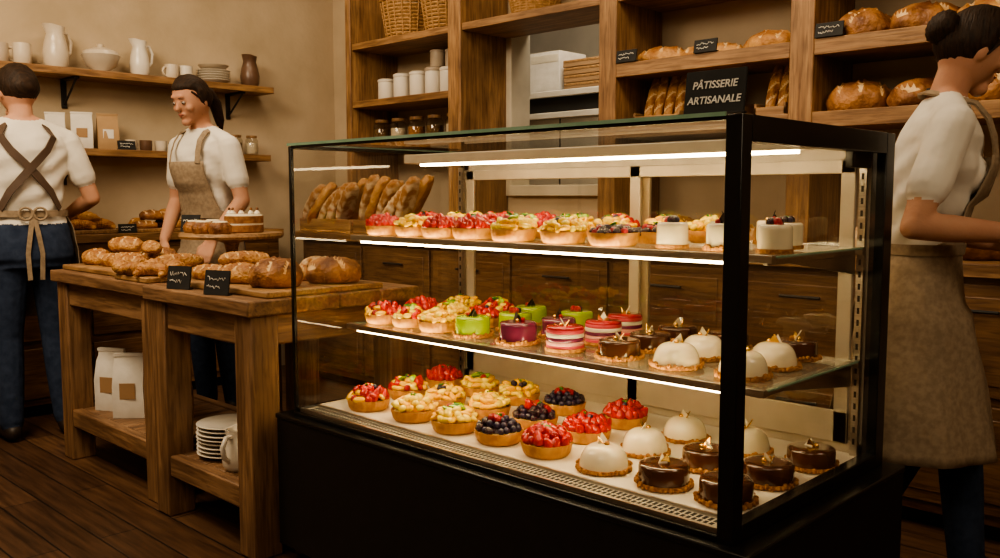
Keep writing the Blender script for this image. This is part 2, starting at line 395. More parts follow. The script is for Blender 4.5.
def pbag(w=.1,d=.06,h=.2,mat=PAPERW,lab=None):
    b=MB(); vs=[]
    rings=[(0,1,1),(.02,1.02,1.05),(.5,1.0,1.0),(.8,.97,.6),(.88,.98,.22),(1,.98,.15)]
    for t,sx,sy in rings:
        for sx2,sy2 in ((-1,-1),(-.3,-1.08),(.3,-1.04),(1,-1),(1,1),(0,1.05),(-1,1)):
            vs.append((sx2*sx*w/2+R.uniform(-.002,.002),sy2*sy*d/2+R.uniform(-.002,.002),t*h))
    fs=[]; n=7
    for i in range(len(rings)-1):
        for j in range(n): k=(j+1)%n; fs.append((i*n+j,i*n+k,(i+1)*n+k,(i+1)*n+j))
    fs.append(tuple(range(n))[::-1]); fs.append(tuple(5*n+j for j in range(n)))
    b.add(vs,fs,mat,False)
    b.box((-w*.51,-d*.13,h*.95),(w*.51,-d*.09,h*1.0),mat)
    if lab: b.box((-w*.25,-d*.56,h*.3),(w*.25,-d*.535,h*.55),lab)
    return b.mesh('paper_bag')
KRAFT=M('kraft_paper',(.42,.27,.14),.8,ns=14,bump=.3)
put(pbag(.11,.07,.2,PAPERW,CARD),'coffee_bag',(XS,2.0,zs),1.2); put(pbag(.11,.07,.2,KRAFT,PAPERW),'coffee_bag',(XS,2.14,zs),1.3); put(pbag(.1,.06,.19,PAPERW,CARD),'coffee_bag',(XS,1.86,zs),1.2)
for y in (2.27,2.36,2.45): put(mug(CERB if y==2.36 else CERW,.06,.035),'espresso_cup',(XS,y,zs),y*5)
put(plates(CERW,4,.06),'saucer_stack',(XS,2.58,zs))
TEA=M('tea_leaves',(.10,.05,.02),.9,ns=80,col2=(.2,.12,.04)); SUG=M('sugar',(.7,.6,.45),.8,ns=60)
for i,y in enumerate((2.72,2.83,2.94,3.05)): put(jar((TEA,SUG)[i%2],.12,.04),'glass_jar',(XS,y,zs))
def tag(w=.09,h=.05,seed=1):
    b=MB(); rr=random.Random(seed); T=Rx(-.18)
    b.box((-w/2,-.003,0),(w/2,.003,h),CHALKB,T); 
    for k in range(2):
        y=h*(.66-.34*k); x=-w*.38; end=w*(.38 if k==0 else .15); pts=[]
        while x<end: pts.append(T@Vector((x,-.004,y+rr.uniform(-1,1)*h*.09))); x+=w*.035
        b.tube(pts,.0012,CHALK,4)
    b.box((-w/2,.0,0),(w/2,.02,.004),CHALKB)
    return b.mesh('price_tag')
for y in (2.22,2.52): put(tag(.1,.05,int(y*10)),'price_tag',(XL+.185,y,1.411),pi/2)
# left bay
for i,(px,h) in enumerate(((-4.42,.14),(-4.27,.16),(-4.12,.16),(-3.98,.17),(-3.85,.16))):
    put(canister(CERW2,h,.055,CERG if i==3 else None),'ceramic_canister',(px,3.58,1.731))
for i in range(2): put(canister(CERG,.10,.045),'ceramic_canister',(-3.97+.13*i,3.6,1.732+(.17 if i==0 else .16)))
for i in range(5): put(jar((TEA,SUG,CRUMB)[i%3],.15,.052),'glass_jar',(-4.45+i*.165,3.56,1.471))
def basket(r=.15,h=.2):
    b=MB(); n=12
    for i in range(n):
        t=i/(n-1); rr=r*(.8+.2*t); b.torus((0,0,.008+h*t),rr,.0095,WICK,28,6)
    for j in range(20):
        a=2*pi*j/20; b.tube([(r*.82*math.cos(a),r*.82*math.sin(a),.005),(r*1.03*math.cos(a),r*1.03*math.sin(a),h)],.006,WICK,6)
    b.lathe([(r*.78,.003),(r*.78,.012)],WICK,24); b.torus((0,0,h+.01),r*1.02,.014,WICK,28,8)
    return b.mesh('wicker_basket')
BK=basket(.16,.22)
put(BK,'wicker_basket',(-4.22,3.59,2.081)); put(BK,'wicker_basket',(-3.86,3.59,2.081),.4); put(basket(.14,.14),'wicker_basket',(-3.2,3.59,2.081),.4)

# ------------------------------------------------------------------ bread
def loaf(L,W,H,crust=CRUST,n=3,dia=.7,seed=0,sw=.13,exp=1.0):
    b=MB(); rg=48; sg=26; vs=[]; fs=[]; ml=[]; off=Vector((seed*3.1,seed*1.7,0)); info=[]
    for i in range(rg+1):
        v=pi*i/rg; cx=math.cos(v); s=math.sin(v)**(.75*exp)
        for j in range(sg):
            u=2*pi*j/sg; y=s*math.cos(u); z=s*math.sin(u)
            nn=noise.noise(Vector((cx*2,y*2,z*2))+off)*.12+noise.noise(Vector((cx*6,y*6,z*6))+off)*.035
            q=1+nn; p=[cx*L/2*(1+nn*.4),y*W/2*q,z*H/2*q]
            f=(cx*n*.5+y*dia*.5+.5+nn*.4)%1.0
            sc=(z>.25 and abs(f-.5)<sw and s>.45)
            if sc: p[2]-=H*.035
            elif z>.25 and abs(f-.5)<sw*1.8: p[2]+=H*.045
            p[2]=max(p[2],-H*.30)+H*.30
            vs.append(tuple(p)); info.append(sc)
    for i in range(rg):
        for j in range(sg):
            k=(j+1)%sg; q=(i*sg+j,i*sg+k,(i+1)*sg+k,(i+1)*sg+j); fs.append(q)
            ml.append(SCORE if sum(info[a] for a in q)>=3 else crust)
    b.add(vs,fs,ml,True); return b.mesh('loaf',80)
LV=[loaf(.24,.15,.12,CRUST,3,.5,1,.09),loaf(.22,.17,.13,CRUSTD,2,.9,2,.10),loaf(.21,.19,.14,FLOUR,2,0,3,.08),loaf(.30,.13,.10,CRUST,5,.8,4,.12),loaf(.22,.21,.15,CRUSTD,3,1.2,5,.09)]
BG=[loaf(.52,.075,.07,CRUST,6,.9,6,exp=.6),loaf(.50,.08,.07,FLOUR,5,.9,7,exp=.6),loaf(.34,.075,.065,CRUST,4,.9,8,exp=.7)]
CRL=[loaf(.28,.085,.075,CRUST,4,.9,9,exp=.7),loaf(.27,.085,.075,FLOUR,4,.9,10,exp=.7)]
def croissant(seed=0):
    b=MB(); n=46; pts=[]; rad=[]; seg=9
    for i in range(n+1):
        t=i/n; a=math.radians(-105+210*t); r=.048
        pts.append((r*math.sin(a),-r*math.cos(a)+.02,.0))
        f=(t*seg)%1.0; env=.006+.023*math.sin(pi*t)**.8
        rad.append(env*(1.0-.20*abs(f-.5)*2*(.5+f)))
    pts=[(p[0],p[1],max(rad[i]*.9,.008)) for i,p in enumerate(pts)]
    b.tube(pts,rad,CRUST,14,.9); return b.mesh('croissant',35)
CRO=[croissant(1),croissant(2)]
for x,k,s,r in ((-2.38,0,1.0,.2),(-2.12,3,1.0,.1),(-1.85,0,1.05,2.8)): put(LV[k],'country_loaf',(x,3.56,1.741),r,sc=s)
for x,k,s in ((-1.44,4,1.05),(-1.21,1,1.15),(-.97,0,1.15)): put(LV[k],'country_loaf',(x,3.54,1.741),.5*k,sc=s)
for x,k,s in ((-1.33,2,.75),(-1.08,4,.75)): put(LV[k],'country_loaf',(x,3.67,1.741),0,sc=s)
put(LV[2],'country_loaf',(-.5,3.56,1.741)); put(LV[0],'country_loaf',(-.2,3.56,1.741))
def baguette_group(x,y,z,n,name,seed,s=.62,sp=.055,slant=1.22):
    e=empty(name,(x,y,z)); rr=random.Random(seed)
    b=MB(); w=sp*n+.03
    b.box((-w/2,-.09,0),(w/2,.09,.01),W_B[0]); b.box((-w/2,-.09,0),(w/2,-.078,.055),W_B[0]); b.box((-w/2,.078,0),(w/2,.09,.09),W_B[0]); b.box((-w/2,-.09,0),(-w/2+.01,.09,.07),W_B[1]); b.box((w/2-.01,-.09,0),(w/2,.09,.07),W_B[1])
    b.obj('crate',loc=(x,y,z),bev=.002,parent=e)
    for i in range(n):
        xx=x-w/2+.045+i*sp
        a=rr.uniform(slant-.07,slant+.07); Lh=.17*s
        put(BG[2],'baguette',(xx,y-.01+math.cos(a)*.05,z+.022+math.sin(a)*Lh),rot=(0,-a,pi/2+rr.uniform(-.08,.08)),parent=e,sc=s)
baguette_group(-2.36,3.57,1.463,4,'crate_of_baguettes',1,.70); baguette_group(-2.08,3.57,1.463,4,'crate_of_baguettes',2,.70); baguette_group(-1.80,3.57,1.463,2,'crate_of_baguettes',3,.70)
for x,k,s in ((-1.45,4,1.12),(-1.21,1,1.2),(-.97,4,1.15),(-.5,2,1),(-.2,0,1)): put(LV[k],'country_loaf',(x,3.55,1.461),.7*k+.3,sc=s)
for x,z,s in ((-2.47,1.74,3),(-2.06,1.74,4),(-1.52,1.74,5),(-1.1,1.46,7)): put(tag(.11,.055,s),'price_tag',(x,YF-.005,z+.019))
# trays of leaning loaves on the back counter
def tray_of_loaves(x,y,n,seed,name='tray_of_batards'):
    e=empty(name,(x,y,.93)); rr=random.Random(seed)
    b=MB(); w=.085*n+.10; 
    b.box((-w/2,-.10,.0),(w/2,.10,.015),W_B[0])
    for yy in (-.10,.088): b.box((-w/2,yy,.015),(w/2,yy+.012,.08),W_B[0])
    for xx in (-w/2,w/2-.012): b.box((xx,-.088,.015),(xx+.012,.088,.08),W_B[1])
    b.obj('tray',loc=(x,y,.931),bev=.003,parent=e)
    for row in range(2):
        for i in range(n):
            a=rr.uniform(.70,1.05); s=rr.uniform(1.1,1.25)
            put(CRL[1-(i+row)%2] if (i%3) else CRL[1],'batard',(x-w/2+.11+i*.085,y-.05+.085*row,.955+.14*s*math.sin(a)),rot=(rr.uniform(-.2,.2),-a,rr.uniform(-.3,.3)),parent=e,sc=s)
tray_of_loaves(-4.55,3.285,5,1); tray_of_loaves(-4.0,3.285,5,2)
for i,(x,k) in enumerate(((-3.3,3),(-2.9,1),(-2.2,4),(-1.9,0),(-1.3,2),(-.95,1))): put(LV[k],'country_loaf',(x,3.40,.931),k,sc=1.1)
def board(w,d,name='serving_board',t=.02):
    b=MB(); b.box((-w/2,-d/2,0),(w/2,d/2,t),W_B[0]); return b.mesh(name)
def pile(name,loc,items,bw,bd,rz=0,mats=LV,item='loaf'):
    e=empty(name,loc,rz)
    o=put(board(bw,bd),'board',loc,rz,bev=.004,parent=e)
    for (dx,dy,dz,k,r,s) in items:
        p=Rz(rz)@Vector((dx,dy,dz)); put(mats[k],item,(loc[0]+p.x,loc[1]+p.y,loc[2]+p.z+.021),rz+r,parent=e,sc=s)
SM=[loaf(.12,.075,.06,CRUSTD,3,.6,11),loaf(.11,.08,.065,CRUST,2,.4,12),loaf(.13,.07,.05,CRUSTD,4,.9,13)]
cl=[(dx,dy,dz,R.randint(0,1),R.uniform(0,6),1.25) for dx,dy,dz in ((-.06,-.12,0),(.06,-.1,0),(-.05,.0,0),(.06,.02,0),(-.06,.12,0),(.05,.13,0),(0,-.05,.045),(0,.07,.045))]
pile('board_of_croissants',(-5.06,1.90,.946),cl,.25,.40,0,CRO,'croissant')
pile('board_of_rolls',(-5.06,2.38,.946),[(-.04,-.1,0,1,0,1.1),(.05,-.1,0,2,1,1.1),(-.04,.06,0,0,2,1.1),(.05,.07,0,1,.4,1.1),(0,0,.045,2,.4,1.1),(.03,-.05,.05,0,1.4,1.1),(0,.05,.05,1,2.4,1.1)],.26,.38,0,SM)
put(tag(.1,.05,9),'price_tag',(-4.91,2.14,.947),pi/2)

# ------------------------------------------------------------------ tables
def table(x0,x1,y0,y1,h=.83):
    b=MB(); ov=.02
    n=4; w=(y1-y0)/n
    for i in range(n): b.box((x0-ov,y0-ov+i*(w+ov/2),h-.05),(x1+ov,y0-ov+(i+1)*(w+ov/2)-.003,h),W_T[0])
    for x in (x0,x1-.10):
        for y in (y0,y1-.10): b.box((x,y,0),(x+.10,y+.10,h-.05),W_T[2])
    b.box((x0+.1,y0+.012,h-.15),(x1-.1,y0+.04,h-.05),W_T[0]); b.box((x0+.1,y1-.04,h-.15),(x1-.1,y1-.012,h-.05),W_T[0])
    b.box((x0+.012,y0+.1,h-.15),(x0+.04,y1-.1,h-.05),W_T[1]); b.box((x1-.04,y0+.1,h-.15),(x1-.012,y1-.1,h-.05),W_T[1])
    b.box((x0+.1,y0+.005,.15),(x1-.1,y0+.05,.225),W_T[0]); b.box((x0+.1,y1-.05,.15),(x1-.1,y1-.005,.225),W_T[0])
    b.box((x0+.02,y0+.1,.15),(x0+.06,y1-.1,.225),W_T[1]); b.box((x1-.06,y0+.1,.15),(x1-.02,y1-.1,.225),W_T[1])
    m=5; dx=(x1-x0-.04)/m
    for i in range(m): b.box((x0+.02+i*dx,y0+.051,.20),(x0+.02+(i+1)*dx-.004,y1-.051,.222),W_T[1])
    b.obj('wooden_prep_table',bev=.006)
table(-3.12,-2.44,1.43,2.08); table(-4.09,-3.17,1.46,2.0)
TZ=.831; LZ=.223
pile('board_of_rustic_loaves',(-3.80,1.69,TZ),[(-.20,.09,0,3,.3,.72),(-.19,-.09,0,0,.1,.72),(.0,.1,0,1,.8,.72),(.0,-.08,0,3,.2,.7),(.2,.09,0,3,1.4,.7),(.19,-.1,0,0,0,.7),(-.1,.0,.055,0,.5,.7),(.10,.02,.06,3,-.3,.62)],.60,.40)
pile('board_of_rustic_loaves',(-2.74,1.72,TZ),[(-.21,-.13,0,3,.2,.68),(-.21,.0,0,0,.6,.72),(-.04,-.12,0,0,.3,.72),(.16,-.11,0,4,.3,.78),(.0,.04,0,3,.9,.72),(.19,.10,0,1,.9,.85),(-.2,.15,0,3,-.2,.7),(.02,.16,0,2,.3,.7),(-.12,-.06,.055,3,1.2,.6)],.60,.46)
cl=[(-.1+.1*i,-.06+.12*j,0,(i+j)%2,R.uniform(0,6),1.05) for i in range(3) for j in range(2)]
pile('board_of_croissants',(-3.33,1.55,TZ),cl,.28,.2,0,CRO,'croissant')
# cake stand
b=MB(); b.lathe([(.085,0),(.09,.01),(.03,.03),(.022,.09),(.03,.13),(.08,.145),(.20,.15),(.205,.16),(.20,.172),(.0001,.172)],W_B[0],40)
b.obj('wooden_cake_stand',loc=(-3.30,1.86,TZ),ang=35)
def bundt():
    b=MB(); pr=[(.012,.0),(.045,.0),(.052,.015),(.05,.035),(.036,.052),(.022,.05),(.012,.035),(.010,.01)]
    b.lathe(pr,CRUSTD,40,flute=(10,.07,(1,2,3,4)))
    b.lathe([(.012,.045),(.03,.054),(.036,.052),(.03,.058),(.012,.052)],WGLAZE,24); return b.mesh('mini_bundt_cake',60)
BU=bundt()
SPONGE=M('cake_sponge',(.36,.17,.06),.8,col2=(.22,.09,.03),ns=60,bump=.5)
b=MB(); b.lathe([(.074,0),(.077,.004),(.077,.028),(.075,.030),(.075,.036),(.077,.038),(.077,.066),(.070,.074),(.0001,.076)],[SPONGE,SPONGE,SPONGE,WCREAM,WCREAM,SPONGE,WGLAZE,WGLAZE],32)
for k in range(9):
    a=2*pi*k/9; b.lathe([(.011,0),(.012,.005),(.007,.012),(.0001,.019)],WCREAM,10,T=Tr(.056*math.cos(a),.056*math.sin(a),.073))
    b.sph((.056*math.cos(a),.056*math.sin(a),.094),.006,CRUSTD,8,6)
b.obj('layer_cake',loc=(-3.27,1.90,TZ+.173),ang=30)
for i,(dx,dy) in enumerate(((-.09,-.11),(.02,-.13),(.11,-.11),(-.13,-.01),(-.10,.10))): put(BU,'mini_bundt_cake',(-3.30+dx,1.86+dy,TZ+.173),i,sc=.85)
put(tag(.085,.07,21),'price_tag',(-3.455,1.76,TZ+.173),.5)
put(tag(.10,.08,22),'price_tag',(-2.92,1.438,TZ),.35); put(tag(.10,.08,23),'price_tag',(-2.66,1.438,TZ),.35)
BGm=pbag(.13,.08,.27,PAPERW,CARD)
put(BGm,'paper_bag',(-3.88,1.60,LZ),.5); put(BGm,'paper_bag',(-3.70,1.60,LZ),.8); put(BGm,'paper_bag',(-3.78,1.76,LZ),.4); put(pbag(.13,.08,.25,KRAFT),'paper_bag',(-3.52,1.7,LZ),.4)
put(plates(CERW2,8,.115),'plate_stack',(-2.89,1.60,LZ)); put(plates(CERW2,4,.09),'plate_stack',(-2.88,1.88,LZ))
put(pitcher(CERW2,.14,.055),'ceramic_pitcher',(-2.71,1.53,LZ),2.0)
put(bowl(CERW2,.06,.06),'serving_bowl',(-2.60,1.57,LZ)); put(bowl(CERW2,.06,.06),'serving_bowl',(-2.60,1.57,LZ+.03)); put(mug(CERW),'stoneware_mug',(-2.70,1.72,LZ),1)

# ------------------------------------------------------------------ display case
X0,X1,Y0,Y1,Z0,Z1=-2.337,-.833,1.511,2.256,.482,1.302
CASE=empty('pastry_display_case',((X0+X1)/2,(Y0+Y1)/2,0))
def cobj(b,name,bev=0): return b.obj(name,bev=bev,parent=CASE)
b=MB(); b.box((X0-.062,Y0-.022,.06),(X1+.045,Y1+.024,.465),BLACKB); b.box((X0,Y0+.03,0),(X1,Y1-.03,.06),BLACK); b.box((X0-.065,Y0-.026,.462),(X1+.048,Y1+.026,.478),BLACK)
cobj(b,'base_cabinet',.004)
P=.036
b=MB()
b.box((X1-P,Y0,.478),(X1,Y0+P,Z1),BLACK)
b.box((X1-P,Y1-.05,.478),(X1,Y1,Z1),BLACK)
b.box((X0,Y0,.478),(X0+.012,Y0+.012,Z1-.004),BLACK)
b.box((X0,Y1-.03,.478),(X0+.03,Y1,Z1),BLACK)
b.box((X1-P,Y0+P,Z1-.05),(X1,Y1-.05,Z1),BLACK)
b.box((X1-.03,Y0+P,.478),(X1,Y1-.05,.512),BLACK)
b.box((X0+.012,Y0,.478),(X1-P,Y0+.012,.490),BLACK)
b.box((X0+.012,Y0+.002,Z1-.010),(X1-P,Y0+.012,Z1-.002),BLACK)
b.box((X0,Y0+.012,Z1-.012),(X0+.012,Y1-.03,Z1),BLACK); b.box((X0,Y0+.012,.478),(X0+.014,Y1-.03,.5),BLACK)
b.box((X0+.03,Y1-.03,Z1-.03),(X1-P,Y1,Z1),BLACK); b.box((X0+.03,Y1-.03,.478),(X1-P,Y1,.50),BLACK)
b.box((X1-.055,Y1-.16,Z1-.085),(X1-P,Y1-.05,Z1-.01),BLACK)
cobj(b,'black_frame',.002)
b=MB()
b.quad((X0+.006,Y0+.006,.490),(X1-P+.005,Y0+.006,.490),(X1-P+.005,Y0+.006,Z1-.006),(X0+.006,Y0+.006,Z1-.006),GLASS); cobj(b,'glass_front')
b=MB(); b.quad((X0+.006,Y0+.01,.5),(X0+.006,Y1-.03,.5),(X0+.006,Y1-.03,Z1-.012),(X0+.006,Y0+.01,Z1-.012),GLASS); cobj(b,'glass_left')
b=MB(); b.quad((X1-.012,Y0+P,.51),(X1-.012,Y1-.05,.51),(X1-.012,Y1-.05,Z1-.05),(X1-.012,Y0+P,Z1-.05),GLASS); cobj(b,'glass_right')
b=MB(); b.quad((X0+.004,Y0+.004,Z1+.001),(X1-P,Y0+.004,Z1+.001),(X1-P,Y1-.01,Z1+.001),(X0+.004,Y1-.01,Z1+.001),GLASS); cobj(b,'glass_top')
b=MB(); b.box((X0-.002,Y0-.003,Z1-.003),(X1-P,Y0+.003,Z1+.005),GEDGE); b.box((X0-.003,Y0+.003,Z1-.001),(X0+.003,Y1-.01,Z1+.005),GEDGE)
cobj(b,'glass_edges')
# deck with front vent strip
b=MB()
b.box((X0+.015,Y0+.082,.482),(X1-.03,Y1-.03,.50),DECK)
b.box((X0+.015,Y0+.014,.482),(X1-.03,Y0+.024,.499),STEEL)
b.box((X0+.015,Y0+.074,.482),(X1-.03,Y0+.082,.501),STEEL)
b.box((X0+.015,Y0+.024,.482),(X1-.03,Y0+.074,.495),VENT)
x=X0+.04
while x<X1-.06:
    for y in (Y0+.029,Y0+.052): b.box((x,y,.4945),(x+.0075,y+.017,.4958),DARKHOLE)
    x+=.0135
cobj(b,'deck_with_vents')
b=MB(); b.box((-2.30,1.93,1.255),(-.90,1.99,1.285),ALU); cobj(b,'light_housing',.003)
b=MB(); b.box((-2.24,1.950,1.247),(-.94,1.968,1.255),LEDM); cobj(b,'led_tube_canopy')
def shelf(z,yf,name):
    b=MB(); ye=Y1-.06; xa,xb=X0+.022,X1-.042
    b.quad((xa,yf+.018,z),(xb,yf+.018,z),(xb,ye,z),(xa,ye,z),SHGLASS)
    b.box((xa,yf,z-.016),(xb,yf+.018,z+.001),STEEL)
    b.box((xb-.006,yf+.018,z-.006),(xb,ye,z-.0005),GEDGE); b.box((xa,yf+.018,z-.006),(xa+.006,ye,z-.0005),GEDGE)
    for x in (xa+.012,xb-.03):
        b.box((x,yf+.02,z-.022),(x+.012,ye,z-.004),STEEL)
        b.add([(x+.002,yf+.12,z-.022),(x+.010,yf+.12,z-.022),(x+.010,ye,z-.022),(x+.002,ye,z-.022),(x+.002,ye,z-.07),(x+.010,ye,z-.07)],[(0,1,2,3),(3,2,5,4),(0,3,4),(1,5,2),(0,4,5,1)],STEEL,False)
    b.box((xa,ye-.012,z-.02),(xb,ye,z-.0005),STEEL)
    cobj(b,name,.001)
    b=MB(); b.box((xa+.03,yf+.018,z-.024),(xb-.09,yf+.034,z-.016),LEDM)
    cobj(b,name+'_led_strip')
S1,S2=1.026,.745
shelf(S1,1.72,'upper_glass_shelf'); shelf(S2,1.70,'middle_glass_shelf')
b=MB()
for x in (X0+.02,X1-.045-.015):
    b.box((x,Y1-.062,.50),(x+.018,Y1-.048,1.25),STEEL)
    for k in range(24): b.box((x+.006,Y1-.0628,.53+k*.03),(x+.012,Y1-.0618,.545+k*.03),DARKHOLE)
cobj(b,'shelf_standards')
# sliding doors
b=MB(); yb=Y1-.03
b.box((X0+.03,yb-.012,.50),(X1-P,yb,.530),ALU); b.box((X0+.03,yb-.012,1.238),(X1-P,yb,1.272),ALU)
b.box((X0+.03,yb-.012,.5),(X0+.055,yb,1.27),ALU); b.box((X1-P-.03,yb-.012,.5),(X1-P,yb,1.27),ALU)
xm=(X0+X1)/2+.045
for (a,c,yy) in ((X0+.055,xm+.03,yb-.026),(xm-.03,X1-P-.03,yb-.04)):
    b.box((a,yy,.53),(a+.036,yy+.012,1.238),ALU); b.box((c-.036,yy,.53),(c,yy+.012,1.238),ALU)
    b.box((a,yy,.53),(c,yy+.012,.61),ALU); b.box((a,yy,1.205),(c,yy+.012,1.238),ALU)
    b.quad((a+.02,yy+.006,.60),(c-.02,yy+.006,.60),(c-.02,yy+.006,1.22),(a+.02,yy+.006,1.22),GLASSD)
cobj(b,'sliding_doors',.002)
# sign
SG=empty('chalkboard_sign',(-.925,1.56,Z1+.006),.0)
T=Rx(-.12)
b=MB(); b.box((-.066,-.003,0),(.066,.003,.088),CHALKB,T); b.box((-.069,-.005,-.0),(.069,.006,.004),IRON,T); b.box((-.05,.0,0),(.05,.035,.004),IRON)
put(b.mesh('board'),'board',(-.925,1.56,Z1+.0055),parent=SG,bev=.001)
for i,tx in enumerate(('PÂTISSERIE','ARTISANALE')):
    cu=bpy.data.curves.new('lettering','FONT'); cu.body=tx; cu.size=.0205; cu.align_x='CENTER'; cu.extrude=.0004; cu.shear=.15; cu.offset=.0003
    cu.materials.append(CHALK)
    o=bpy.data.objects.new('lettering_%d'%(i+1),cu); COL.objects.link(o)
    p=T@Vector((0,-.0042,.052-.030*i)); o.location=(-.925+p.x,1.56+p.y,Z1+.0055+p.z); o.rotation_euler=(pi/2-.12,0,0)
    o.parent=SG; o.matrix_parent_inverse=SG.matrix_basis.inverted()

# ------------------------------------------------------------------ pastries
def rot_rand(rr): return Rz(rr.uniform(0,6.3))@Rx(rr.uniform(-.9,.9))@Ry(rr.uniform(-.6,.6))
def fruit(b,kind,c,rr):
    T=rot_rand(rr)
    if kind=='s':
        def fn(d): 
            k=1-.45*max(0,d.z); return Vector((d.x*k,d.y*k,d.z*(1.25 if d.z>0 else .8)))
        b.sph(c,.0145,STRAW,10,8,T=Rz(rr.uniform(0,6.3))@Rx(rr.uniform(-.8,.8)),fn=fn)
    elif kind=='r': b.sph(c,(.0100,.0100,.0115),RASP,10,7,T=T)
    elif kind=='b': b.sph(c,.0088,BLUEB,10,7)
    elif kind=='k': b.sph(c,(.0115,.0115,.011),BLACKB2,10,7,T=T)
    elif kind=='m': b.sph(c,(.020,.011,.008),MANGO,10,6,T=T)
    elif kind=='p': b.sph(c,(.016,.012,.009),PINE,8,6,T=T)
    elif kind=='w': b.sph(c,(.016,.016,.006),KIWI,10,6,T=T)
def tart(kinds,seed,R0=.062,dome=.026,cream=CREAM,accent=None):
    rr=random.Random(seed); b=MB()
    b.lathe([(R0*.84,0),(R0*.90,.006),(R0*1.0,.029),(R0*.97,.031),(R0*.90,.026),(R0*.88,.024)],SHELL,72,flute=(24,.022,(1,2,3)))
    b.lathe([(R0*.9,.023),(R0*.7,.030),(R0*.4,.032),(.0001,.033)],cream,28)
    z0=.031
    for r,n in ((.0,1),(.30,6),(.58,11),(.80,15)):
        for k in range(n):
            a=2*pi*(k+rr.random()*.5)/n+r*3; q=R0*r*rr.uniform(.93,1.05)
            z=z0+dome*(1-r*r)+rr.uniform(-.002,.004)-.004*(r>.7)
            kd=rr.choice(kinds)
            if accent and r<.5 and rr.random()<.5: kd=rr.choice(accent)
            fruit(b,kd,(q*math.cos(a),q*math.sin(a),z+(.004 if accent and kd in accent else 0)),rr)
    b.sph((0,0,z0-.006),(R0*.75,R0*.75,dome*1.0),MANGO if kinds[0] in 'mp' else (STRAW if kinds[0]=='s' else BLACKB2),16,8)
    for k in range(2):
        b.sph((rr.uniform(-.012,.012),rr.uniform(-.012,.012),z0+dome+.012),(.010,.005,.002),MINT,8,5,T=rot_rand(rr))
    b.sph((.004,0,z0+dome+.014),(.003,.003,.002),GOLD,6,4)
    return b.mesh('tart',60)
def crumbring(b,r,rr,n=44):
    for k in range(n):
        a=2*pi*k/n+rr.uniform(-.05,.05); s=rr.uniform(.0035,.0065)
        b.sph((r*math.cos(a)*rr.uniform(.97,1.05),r*math.sin(a)*rr.uniform(.97,1.05),s*.9+rr.choice((0,0,.005))),s,CRUMB,6,4)
def shard(b,c,a,mat,s=.022,tilt=.5):
    T=Tr(*c)@Rz(a)@Rx(tilt)
    b.add([T@Vector(v) for v in ((-s*.6,-.001,0),(s*.6,-.001,0),(s*.1,-.001,s*1.1),(-s*.6,.001,0),(s*.6,.001,0),(s*.1,.001,s*1.1))],[(0,1,2),(5,4,3),(0,3,4,1),(1,4,5,2),(2,5,3,0)],mat,False)
def entremet(glaze,seed,r=.050,h=.052,top='shard',layers=None,crumb=True,dome=False):
    rr=random.Random(seed); b=MB()
    b.lathe([(r*1.06,0),(r*1.08,.004),(r*1.06,.009),(.0001,.009)],CRUMB,32)
    z=.006
    if dome:
        pr=[(r,z)]+[(r*math.cos(a)**.55,z+h*math.sin(a)) for a in [x*pi/2/9 for x in range(0,9)]]+[(.0001,z+h)]
        b.lathe(pr,glaze,36)
    elif layers:
        hh=(h)/len(layers); 
        for i,m in enumerate(layers): b.lathe([(r*.98,z+i*hh),(r,z+i*hh+.001),(r,z+(i+1)*hh-.001),(r*.98,z+(i+1)*hh)],m,36)
        z2=z+h; b.lathe([(r*.99,z2-.001),(r*.99,z2+.004),(r*.94,z2+.007),(.0001,z2+.008)],glaze,36)
        h+=.007
    else:
        b.lathe([(r,z),(r*1.01,z+.004),(r,z+h*.8),(r*.97,z+h*.93),(r*.88,z+h*.99),(r*.7,z+h),(.0001,z+h)],glaze,36)
    zt=z+h
    if crumb: crumbring(b,r*1.09,rr)
    if top=='shard':
        shard(b,(0,0,zt-.002),rr.uniform(0,3),CHOCD,.026,.3); shard(b,(.006,.004,zt-.002),rr.uniform(0,3),CHOCD,.020,-.4)
        b.sph((-.009,-.006,zt+.003),.0055,GOLD,8,6); b.sph((.010,-.008,zt+.004),.0065,RASP,8,6)
    elif top=='gold':
        shard(b,(0,0,zt-.002),rr.uniform(0,3),GOLD,.024,.5); shard(b,(.006,.004,zt-.002),rr.uniform(0,3),WCREAM,.020,-.4); b.sph((-.010,-.004,zt+.002),.006,GOLD,8,6)
    elif top=='white':
        shard(b,(0,0,zt-.003),rr.uniform(0,3),WCREAM,.026,.5); shard(b,(.004,.004,zt-.003),rr.uniform(0,3),GOLD,.020,-.5); b.sph((-.009,-.004,zt+.002),.0065,CRUMB,8,6); b.sph((.008,-.007,zt+.002),.006,GOLD,8,6)
    elif top=='berry':
        for k in range(4): fruit(b,rr.choice('rbk'),(.010*math.cos(k*1.7),.010*math.sin(k*1.7),zt+.005),rr)
        b.sph((0,0,zt+.013),(.009,.004,.002),MINT,8,5,T=rot_rand(rr))
    return b.mesh('entremet',50)
